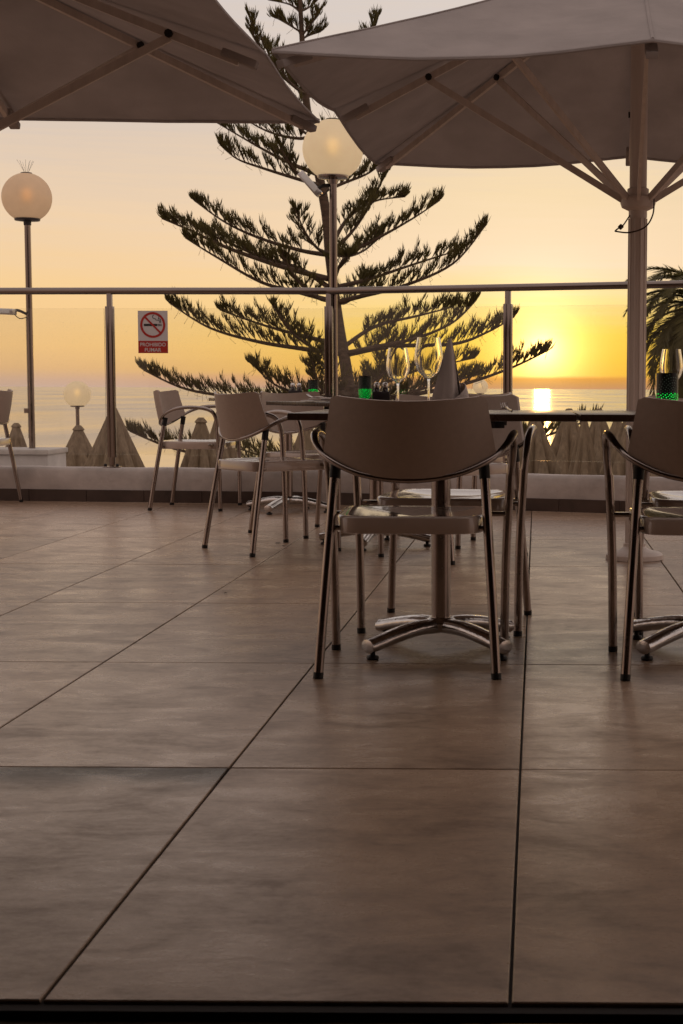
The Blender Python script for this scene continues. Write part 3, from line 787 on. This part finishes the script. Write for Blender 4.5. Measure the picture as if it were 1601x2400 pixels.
# ------------------------------------------------------------------ globe lamps
def globe_lamp(base, gz, r, lab, dim=False, spikes=0, pr=.026, join=None):
    root = empty('globe_lamp', base); tag(root, lab, 'lamp', 'globe lamps'); Hh = gz-base[2]
    po = MB().lathe([(pr, 0), (pr, Hh-r*.92)], 16)
    if join: po.lathe([(pr+.002, join), (pr+.002, join+.004)], 16)
    po.build('pole', M['steel'], root)
    MB().lathe([(.0, -.05), (pr+.004, -.05), (pr+.006, -.02), (r*.50, -.012), (r*.52, .0), (r*.50, .014), (0, .014)], 24, c=(0, 0, Hh-r*.88)).build('lamp_holder', M['holder'] if dim else M['steel'], root)
    pr_ = [(r*math.sin(t), Hh-r*math.cos(t)) for t in [R(31)+(math.pi-R(31))*k/20 for k in range(20)]]+[(.0005, Hh+r)]
    MB().lathe(pr_, 36).build('globe', M['globe_dim'] if dim else M['globe'], root, 80)
    MB().lathe([(.0, -.05), (.02, -.045), (.034, 0), (.024, .03), (0, .042)], 14, c=(0, 0, Hh+r*.12)).build('bulb', M['bulb_dim'] if dim else M['bulb'], root)
    if spikes:
        MB().lathe([(0, 0), (.05, 0), (.045, .008), (0, .01)], 16, c=(0, 0, Hh+r-.006)).build('cap', M['black'], root)
        for k in range(spikes):
            a = 2*math.pi*k/spikes; t = .035+.045*random.random()
            MB().tube([(.015*math.cos(a), .015*math.sin(a), Hh+r), (t*math.cos(a)*1.4, t*math.sin(a), Hh+r+.10)], .0012, 4).build('bird_spike', M['steel'], root)
    return root
L2 = P(776, 351, 10.56); p_b = onk(-1.395, .10)[0]
globe_lamp((L2.x+.012, p_b.y+.05, .236), L2.z, .205, 'lit globe lamp on the steel pole at the middle of the balustrade', spikes=6, pr=.026)
L1 = P(63, 463, 12.9)
globe_lamp((L1.x, 12.9, .27), L1.z, .203, 'dull brownish globe lamp with bird spikes at the far left', True, 9, .026, .95)
L3 = P(181, 924, 23.4)
globe_lamp((L3.x, 23.4, -2.1), L3.z, .203, 'small lit globe lamp beyond the glass, rising above a closed parasol', pr=.028)
L4 = P(1126, 906, 40)
globe_lamp((L4.x, 40, -2.1), L4.z, .20, 'tiny pale globe lamp right of the napkin, far beyond the glass')
L5 = P(752, 914, 36)
globe_lamp((L5.x, 36, -2.1), L5.z, .23, 'tiny globe lamp half hidden left of the middle lamp post')
def floodlight(center, ax, lab, arm_to):
    root = empty('floodlight', center); tag(root, lab, 'floodlight', 'floodlights on the lamp poles')
    q = Vector(ax).to_track_quat('X', 'Z').to_matrix().to_4x4()
    MB().box((-.095, -.055, -.024), (.095, .055, .024), M=q, bev=.008).build('housing', M['flood'], root, 30)
    MB().box((-.072, -.059, -.014), (.070, -.054, .020), M=q, bev=.001).build('lens', M['lens'], root, 30)
    d = Vector(arm_to)-Vector(center); e = Vector(ax).normalized()*.07
    MB().tube(smoothpath([e*.85, e+(d-e)*.4+Vector((0, 0, .02)), d], 4), .012, 8).build('bracket', M['black'], root)
    MB().tube(smoothpath([e, (e+d)/2+Vector((0, 0, -.045)), d+Vector((0, -.01, -.03))], 5), .004, 6).build('cable', M['black'], root)
fl = P(727, 431, 10.5)
floodlight(fl, (1, 0, -1.15), 'small silver floodlight clamped under the middle globe lamp', (L2.x+.012-.026, p_b.y+.05, fl.z-.0))
fl = P(8, 730, 12.7)
floodlight(fl, (1, 0, -.04), 'silver floodlight reaching in from the left edge beside the lamp pole', (L1.x-.026, 12.9, fl.z-.01))

# neighbouring terrace corner at far left
nb = empty('neighbour_wall', (-5.1, 12.9, -2.1)); tag(nb, 'pale weathered low wall beyond the balustrade at the far left', 'wall')
xr = P(120, 1070, 12.7).x
MB().box((-3.0, -.25, 0), (xr+5.1-.012, .25, 2.33), bev=.01).build('wall_body', M['plaster2'], nb, 30)
MB().box((-3.0, -.27, 2.33), (xr+5.1, .27, 2.372), bev=.008).build('coping', M['plaster2'], nb, 30)
ng = empty('neighbour_glass_screen', (-5.2, 12.9, .27)); tag(ng, 'glass screen left of the far left lamp pole', 'glass screen')
g_ = MB().box((-2.0, -.004, .09), (L1.x+5.2-.03, .004, 1.12)); g_.m = [0 if abs(sum((Vector(g_.v[i]).y for i in f))/4) > .003 else 1 for f in g_.f]
g_.build('glass_pane', [M['glass'], M['gedge']], ng, 0)
MB().box((-2.0, -.012, .06), (-1.9, .012, .2)).box((L1.x+5.2-.06, -.01, .30), (L1.x+5.2-.02, .01, .34)).build('clamp', M['steel'], ng, 0)

# ------------------------------------------------------------------ closed parasols on the lower terrace
def closed_parasol(apx, apy, Y, ratio, lab, cap=True, seed=0, folds=8, rmax=.62):
    a = P(apx, apy, Y); root = empty('closed_parasol', (a.x, Y, -2.1)); tag(root, lab, 'closed parasol', 'closed parasols on the lower terrace')
    H = a.z+2.1; rnd = random.Random(seed); ph = rnd.random()*6.28
    n = folds*6; rows = 16; vs = []
    prof = []
    for j in range(rows):
        t = j/(rows-1); dz = 1.75*t**1.3; r0 = .045 if cap else .018
        r_ = r0+ratio*dz if dz < rmax/ratio else (r0+rmax)-(dz-rmax/ratio)*.12
        prof.append((dz, r_))
    for dz, r_ in prof:
        dep = min(1, dz/.35)
        for k in range(n):
            th = 2*math.pi*k/n
            c = abs(math.cos(folds/2*th+ph)); f = 1-.42*dep*(1-c)**1.8+.05*dep*math.sin(3*th+ph*2)
            vs.append((r_*f*math.cos(th), r_*f*math.sin(th), H-dz-.03*dep*c*(dz > 1.6)))
    mb = MB().add(vs, [(i*n+k, (i+1)*n+k, (i+1)*n+(k+1) % n, i*n+(k+1) % n) for i in range(rows-1) for k in range(n)]+[tuple(range(n))])
    cn = mb.build('canopy', M['thatch'], root, 50)
    if cap: MB().lathe([(0, .03), (.03, .028), (.055, .0), (.07, -.02), (.06, -.03), (0, -.03)], 10, c=(0, 0, H+.015)).build('cap', M['thatch'], root, 30)
    MB().lathe([(.028, 0), (.028, H-.2)], 10).build('pole', M['ppole'], root)
closed_parasol(184, 1006, 17, .50, 'closed parasol directly below the small lit globe lamp', True, 1)
closed_parasol(266, 950, 15.5, .46, 'wide closed parasol behind the left balustrade post', False, 2)
closed_parasol(38, 999, 20, .34, 'closed parasol at the far left behind the pale low wall', True, 3)
closed_parasol(471, 988, 16.5, .36, 'closed parasol seen under the seat of the chair by the kerb', True, 4)
closed_parasol(515, 973, 17.5, .34, 'closed parasol rising between the kerb chair and the sideways chair', True, 5)
closed_parasol(716, 996, 17, .36, 'closed parasol glimpsed left of the foreground chair', True, 6)
closed_parasol(1256, 970, 16, .46, 'closed parasol leftmost of the right hand cluster', False, 7)
closed_parasol(1334, 966, 18, .46, 'closed parasol with cap, second from left in the right hand cluster', True, 8)
closed_parasol(1370, 974, 15, .25, 'narrow closed parasol in front, in the middle of the right hand cluster', False, 9)
closed_parasol(1404, 966, 19, .40, 'closed parasol with cap, left of the big parasol pole', True, 10)
closed_parasol(1447, 974, 15.6, .42, 'closed parasol partly behind the big parasol pole', False, 11)
closed_parasol(1482, 946, 15.0, .40, 'closed parasol mostly hidden by the big parasol pole', False, 12)
closed_parasol(1545, 1040, 15.0, .40, 'closed parasol showing under the chair at the right edge', False, 13)

# ------------------------------------------------------------------ Norfolk pine
TYp = 25.0
tree = empty('norfolk_pine', (Q(812, 960, TYp).x, TYp, -2.1)); tag(tree, 'tall tiered pine with upswept boughs rising behind the balustrade', 'tree')
T0 = Vector(tree.location)
tr_px = [(806, 1010, .135), (803, 930, .115), (795, 850, .098), (780, 760, .088), (766, 660, .08), (757, 580, .085), (750, 500, .08), (738, 430, .075), (718, 330, .07), (704, 240, .06), (697, 150, .05), (693, 80, .042), (690, 20, .036), (687, -60, .028), (684, -160, .015)]
tpath = [Vector((T0.x+.02, TYp, -2.1))]+[Q(x, y, TYp) for x, y, r in tr_px]
trad = [.19]+[r for x, y, r in tr_px]
sp_ = smoothpath([v-T0 for v in tpath], 4)
MB().tube(sp_, [trad[min(i//4, len(trad)-1)]*(1-(i % 4)/4)+trad[min(i//4+1, len(trad)-1)]*(i % 4)/4 for i in range(len(sp_))], 12).build('trunk', M['bark'], tree, 60)
def finger(mb, a, d, L, r, rnd):
    d = d.normalized(); b = a+d*L*.55; up2 = (d+Vector((0, 0, .45))).normalized(); c = b+up2*L*.45
    s = d.cross(Vector((.3, .2, 1))).normalized(); t = d.cross(s)
    vs = []
    for p, q in ((a, r*.7), (b, r), ):
        for k in range(3):
            an = 2*math.pi*k/3; vs.append(p+s*(q*math.cos(an))+t*(q*math.sin(an)))
    vs.append(c)
    mb.add(vs, [(0, 1, 4, 3), (1, 2, 5, 4), (2, 0, 3, 5), (3, 4, 6), (4, 5, 6), (5, 3, 6)])
def bough(path, rnd, start=.3, dens=1.0, size=1.0, r0=.034):
    pts = smoothpath(path, 6); N = len(pts); L = sum((pts[i+1]-pts[i]).length for i in range(N-1))
    wood = MB().tube([p-T0 for p in pts], [r0*(1-.8*i/(N-1)) for i in range(N)], 6)
    br = wood.build('branch', M['bark'], tree, 60)
    fo = MB(); nl = max(6, int(L*14*dens)); wd = MB()
    for k in range(nl):
        s = start+(1-start)*(k+rnd.random()*.8)/nl; s = min(s, .995)
        i = min(int(s*(N-1)), N-2); f = s*(N-1)-i; p = pts[i].lerp(pts[i+1], f); t = (pts[i+1]-pts[i]).normalized()
        side = t.cross(Vector((0, 0, 1))).normalized()*(1 if k % 2 else -1)
        ll = size*(.40-.18*abs(s-.55)/.45)*rnd.uniform(.45, 1.3)
        if s > .9: ll *= .6
        d = (t*rnd.uniform(.35, .9)+side*rnd.uniform(.2, 1.0)+Vector((0, 0, rnd.uniform(.15, .85)))).normalized()
        q = p
        nf = 9; prev = p
        tipd = (d+Vector((0, 0, .5))).normalized()
        for j in range(nf):
            u = (j+1)/nf; dd = d.lerp(tipd, u).normalized(); cur = p+d*(ll*u*.9)+Vector((0, 0, .10*ll*u*u))
            if j % 3 == 2 or j == nf-1:
                wd.tube([prev-T0, cur-T0], [.008, .006], 3, caps=False); prev = cur
            if u < .12: continue
            sd_ = dd.cross(Vector((0, 0, 1)))
            if sd_.length < .1: sd_ = side
            sd_ = sd_.normalized()
            for q_ in (1, -1):
                fd = dd*rnd.uniform(.5, 1.1)+sd_*(q_*rnd.uniform(.15, .75))+Vector((0, 0, rnd.uniform(.3, 1.1)))
                finger(fo, cur-T0, fd, rnd.uniform(.11, .22)*(1.1-.25*u)*(.75+.25*size), .0066*rnd.uniform(.8, 1.25), rnd)
        finger(fo, p+d*(ll*.9)-T0, tipd, .12, .011, rnd)
    # end tuft
    t = (pts[-1]-pts[-2]).normalized()
    for k in range(26):
        p = pts[-1]-t*(.02*k*.55); fd = t*.8+Vector((rnd.uniform(-.35, .35), rnd.uniform(-.5, .5), rnd.uniform(.25, 1.0)))
        finger(fo, p-T0, fd, rnd.uniform(.12, .22), .010, rnd)
    # hanging dead twigs
    for k in range(int(4*L)):
        i = rnd.randrange(N//3, N); p = pts[i]
        wd.tube([p-T0, p-T0+Vector((rnd.uniform(-.05, .05), 0, -rnd.uniform(.03, .07))), p-T0+Vector((rnd.uniform(-.09, .09), rnd.uniform(-.05, .05), -rnd.uniform(.06, .16)))], .0028, 3, caps=False)
    tag(fo.build('foliage', M['needles'], br, 0), kind='stuff'); tag(wd.build('twigs', M['bark'], br, 0), kind='stuff')
rb_ = random.Random(11)
B = [  # traced boughs: display-pixel points and depth offset at the tip
 ([(752, 585), (690, 575), (600, 548), (520, 512), (445, 460)], -.9), ([(753, 640), (640, 610), (520, 568), (440, 530), (372, 502)], .8),
 ([(757, 690), (690, 672), (600, 648), (500, 592), (425, 546)], -1.2), ([(755, 660), (690, 618), (600, 590), (520, 555), (460, 530)], 1.4),
 ([(780, 812), (690, 800), (590, 784), (480, 752), (388, 695)], -.6), ([(774, 790), (690, 770), (600, 745), (505, 712)], 1.2),
 ([(802, 905), (700, 915), (560, 912), (430, 894), (330, 850)], -.5), ([(798, 880), (720, 905), (640, 888), (582, 840)], -1.6), ([(800, 900), (740, 895), (718, 830)], -1.8),
 ([(806, 1030), (690, 1065), (540, 1058), (400, 1030), (298, 990)], -.4), ([(806, 1020), (720, 1050), (620, 1050), (520, 1020)], 1.2),
 ([(735, 425), (680, 410), (600, 385), (545, 365), (505, 333)], -.5), ([(728, 400), (660, 372), (590, 335), (495, 280)], .8),
 ([(716, 310), (690, 318), (640, 310), (590, 290), (550, 262)], -1.0), ([(700, 215), (660, 185), (615, 130), (585, 90), (578, 42)], -.4), ([(705, 250), (690, 215), (650, 150), (612, 100)], .9),
 ([(693, 75), (665, 58), (628, 38)], -.3), ([(692, 30), (665, 10), (615, 0)], .2),
 ([(765, 583), (820, 570), (880, 540), (950, 500), (1010, 460)], -.5), ([(765, 575), (810, 530), (850, 470), (888, 392)], .8), ([(763, 560), (800, 500), (860, 462), (930, 452)], 1.6),
 ([(770, 695), (830, 680), (930, 655), (1040, 605), (1113, 520)], -.6), ([(770, 660), (850, 640), (940, 610), (1060, 572)], 1.3), ([(768, 640), (785, 600), (800, 590)], -1.5),
 ([(788, 812), (870, 795), (960, 775), (1040, 740), (1093, 690)], -.8), ([(790, 815), (900, 795), (1040, 790), (1120, 762), (1180, 728)], .7), ([(785, 800), (860, 750), (960, 725), (1040, 705)], 1.6),
 ([(803, 915), (900, 912), (1040, 888), (1160, 850), (1258, 805)], -.5), ([(800, 900), (880, 880), (960, 850), (1090, 822)], 1.2), ([(800, 890), (850, 880), (900, 840)], -1.5), ([(803, 905), (880, 915), (980, 890), (1100, 860)], -1.4),
 ([(806, 1035), (930, 1070), (1100, 1060), (1230, 1010), (1370, 958)], .5), ([(806, 1020), (950, 1045), (1120, 1030), (1240, 985)], -1.0),
 ([(720, 335), (780, 350), (850, 350), (905, 318)], .4), ([(740, 440), (790, 420), (850, 395), (900, 352)], 1.0),
 ([(700, 200), (760, 190), (830, 120), (862, 45)], .9), ([(694, 80), (715, 55), (728, 35)], -.3), ([(692, 25), (712, 15), (738, -8)], .2), ([(694, 90), (708, 82), (735, 74)], .2),
]
for pth, dz in B:
    n = len(pth); path = []
    for i, (x, y) in enumerate(pth):
        path.append(Q(x, y, TYp+dz*(i/(n-1))))
    L = (path[-1]-path[0]).length
    bough(path, rb_, start=.22 if L > 1.2 else .1, size=.62+.16*min(L, 2.6), r0=.018+.010*L)
for (x, y, L) in ((803, 905, 2.6), (780, 810, 2.5), (768, 692, 2.3), (757, 582, 2.0), (735, 425, 1.7), (716, 312, 1.4), (702, 215, 1.1), (806, 1030, 2.7)):
    base = Q(x, y, TYp)
    for a in (80, 262):
        a2 = R(a+rb_.uniform(-12, 12)); l2 = L*rb_.uniform(.8, 1.0); d = Vector((math.cos(a2), math.sin(a2), 0))
        bough([base, base+d*l2*.35+Vector((0, 0, .01*L)), base+d*l2*.7+Vector((0, 0, .10*L)), base+d*l2+Vector((0, 0, .26*L))], rb_, .3, .6, .6+.12*L, .018+.009*L)

# ------------------------------------------------------------------ date palm at the right edge
PYp = 22.0
pc = P(1668, 735, PYp)
palm = empty('date_palm', (pc.x, PYp, -2.1)); tag(palm, 'date palm with drooping fronds at the right edge', 'palm tree')
P0 = Vector(palm.location)
MB().tube(smoothpath([(.1, 0, 0), (.05, 0, 1.2), (0, 0, pc.z+2.0)], 6), [.24]*6+[.22]*7, 12).build('trunk', M['bark'], palm, 60)
rp_ = random.Random(5)
def frond(a, elev, L, droop):
    d = Vector((math.cos(a), math.sin(a), 0)); pts = []; p = Vector((0, 0, pc.z+2.1)); e = elev
    n = 14
    for i in range(n+1):
        pts.append(p.copy()); p = p+(d*math.cos(e)+Vector((0, 0, math.sin(e))))*(L/n); e -= droop/n*(1+.8*i/n)
    mb = MB().tube(pts, [.022*(1-.8*i/n)+.003 for i in range(n+1)], 5)
    side0 = d.cross(Vector((0, 0, 1))).normalized()
    m_ = 62
    for k in range(m_):
        s = .12+.88*k/m_; i = min(int(s*n), n-1); f = s*n-i; q = pts[i].lerp(pts[i+1], f); t = (pts[i+1]-pts[i]).normalized(); u = side0.cross(t)
        ll = .38*math.sin(math.pi*min(1, .25+s*.72))**.7*rp_.uniform(.8, 1.1)
        for sg_ in (1, -1):
            dr = (t*.75+side0*sg_*.8+u*.25*rp_.uniform(.2, 1.4)+Vector((0, 0, -.18))).normalized(); wv = t*.014
            tip = q+dr*ll+Vector((0, 0, -.06*ll)); md = q+dr*ll*.5
            mb.add([q-wv, q+wv, md+wv*1.1, md-wv*1.1, tip], [(0, 1, 2, 3), (3, 2, 4)])
    mb.build('frond', M['palm'], palm, 0)
for k in range(84):
    lay = k/84; a = k*2.39996+rp_.uniform(-.2, .2)
    frond(a, R(72-128*lay+rp_.uniform(-8, 8)), rp_.uniform(1.35, 1.85), R(95)*(1-.35*lay))

# ------------------------------------------------------------------ small leaf litter on the tiles
for k, (px, py, s, lab) in enumerate(((652, 1275, .016, 'dark dry leaf scrap beside the sideways chair'), (664, 1281, .009, 'tiny dry leaf crumb beside the leaf scrap'), (529, 1392, .010, 'dark crumb on the tiles left of the foreground chair'), (575, 1197, .012, 'dry leaf scrap at the foot of the farthest table'))):
    d = FW+RT*((px-CX)/FPX)+UPV*((1200-py)/FPX); t = -EYE/d.z
    g_ = [[Vector(((i-1.5)*s*.5+random.uniform(-.2, .2)*s, (j-1)*s*.5, .002+abs(random.uniform(0, .5))*s*.5)) for j in range(3)] for i in range(4)]
    o = MB().shell(g_, .001).build('leaf_scrap', M['litter'], None, 0); o.location = (d.x*t, d.y*t, .0012); o.rotation_euler = (0, 0, random.random()*3)
    tag(o, lab, 'leaf', 'leaf litter')
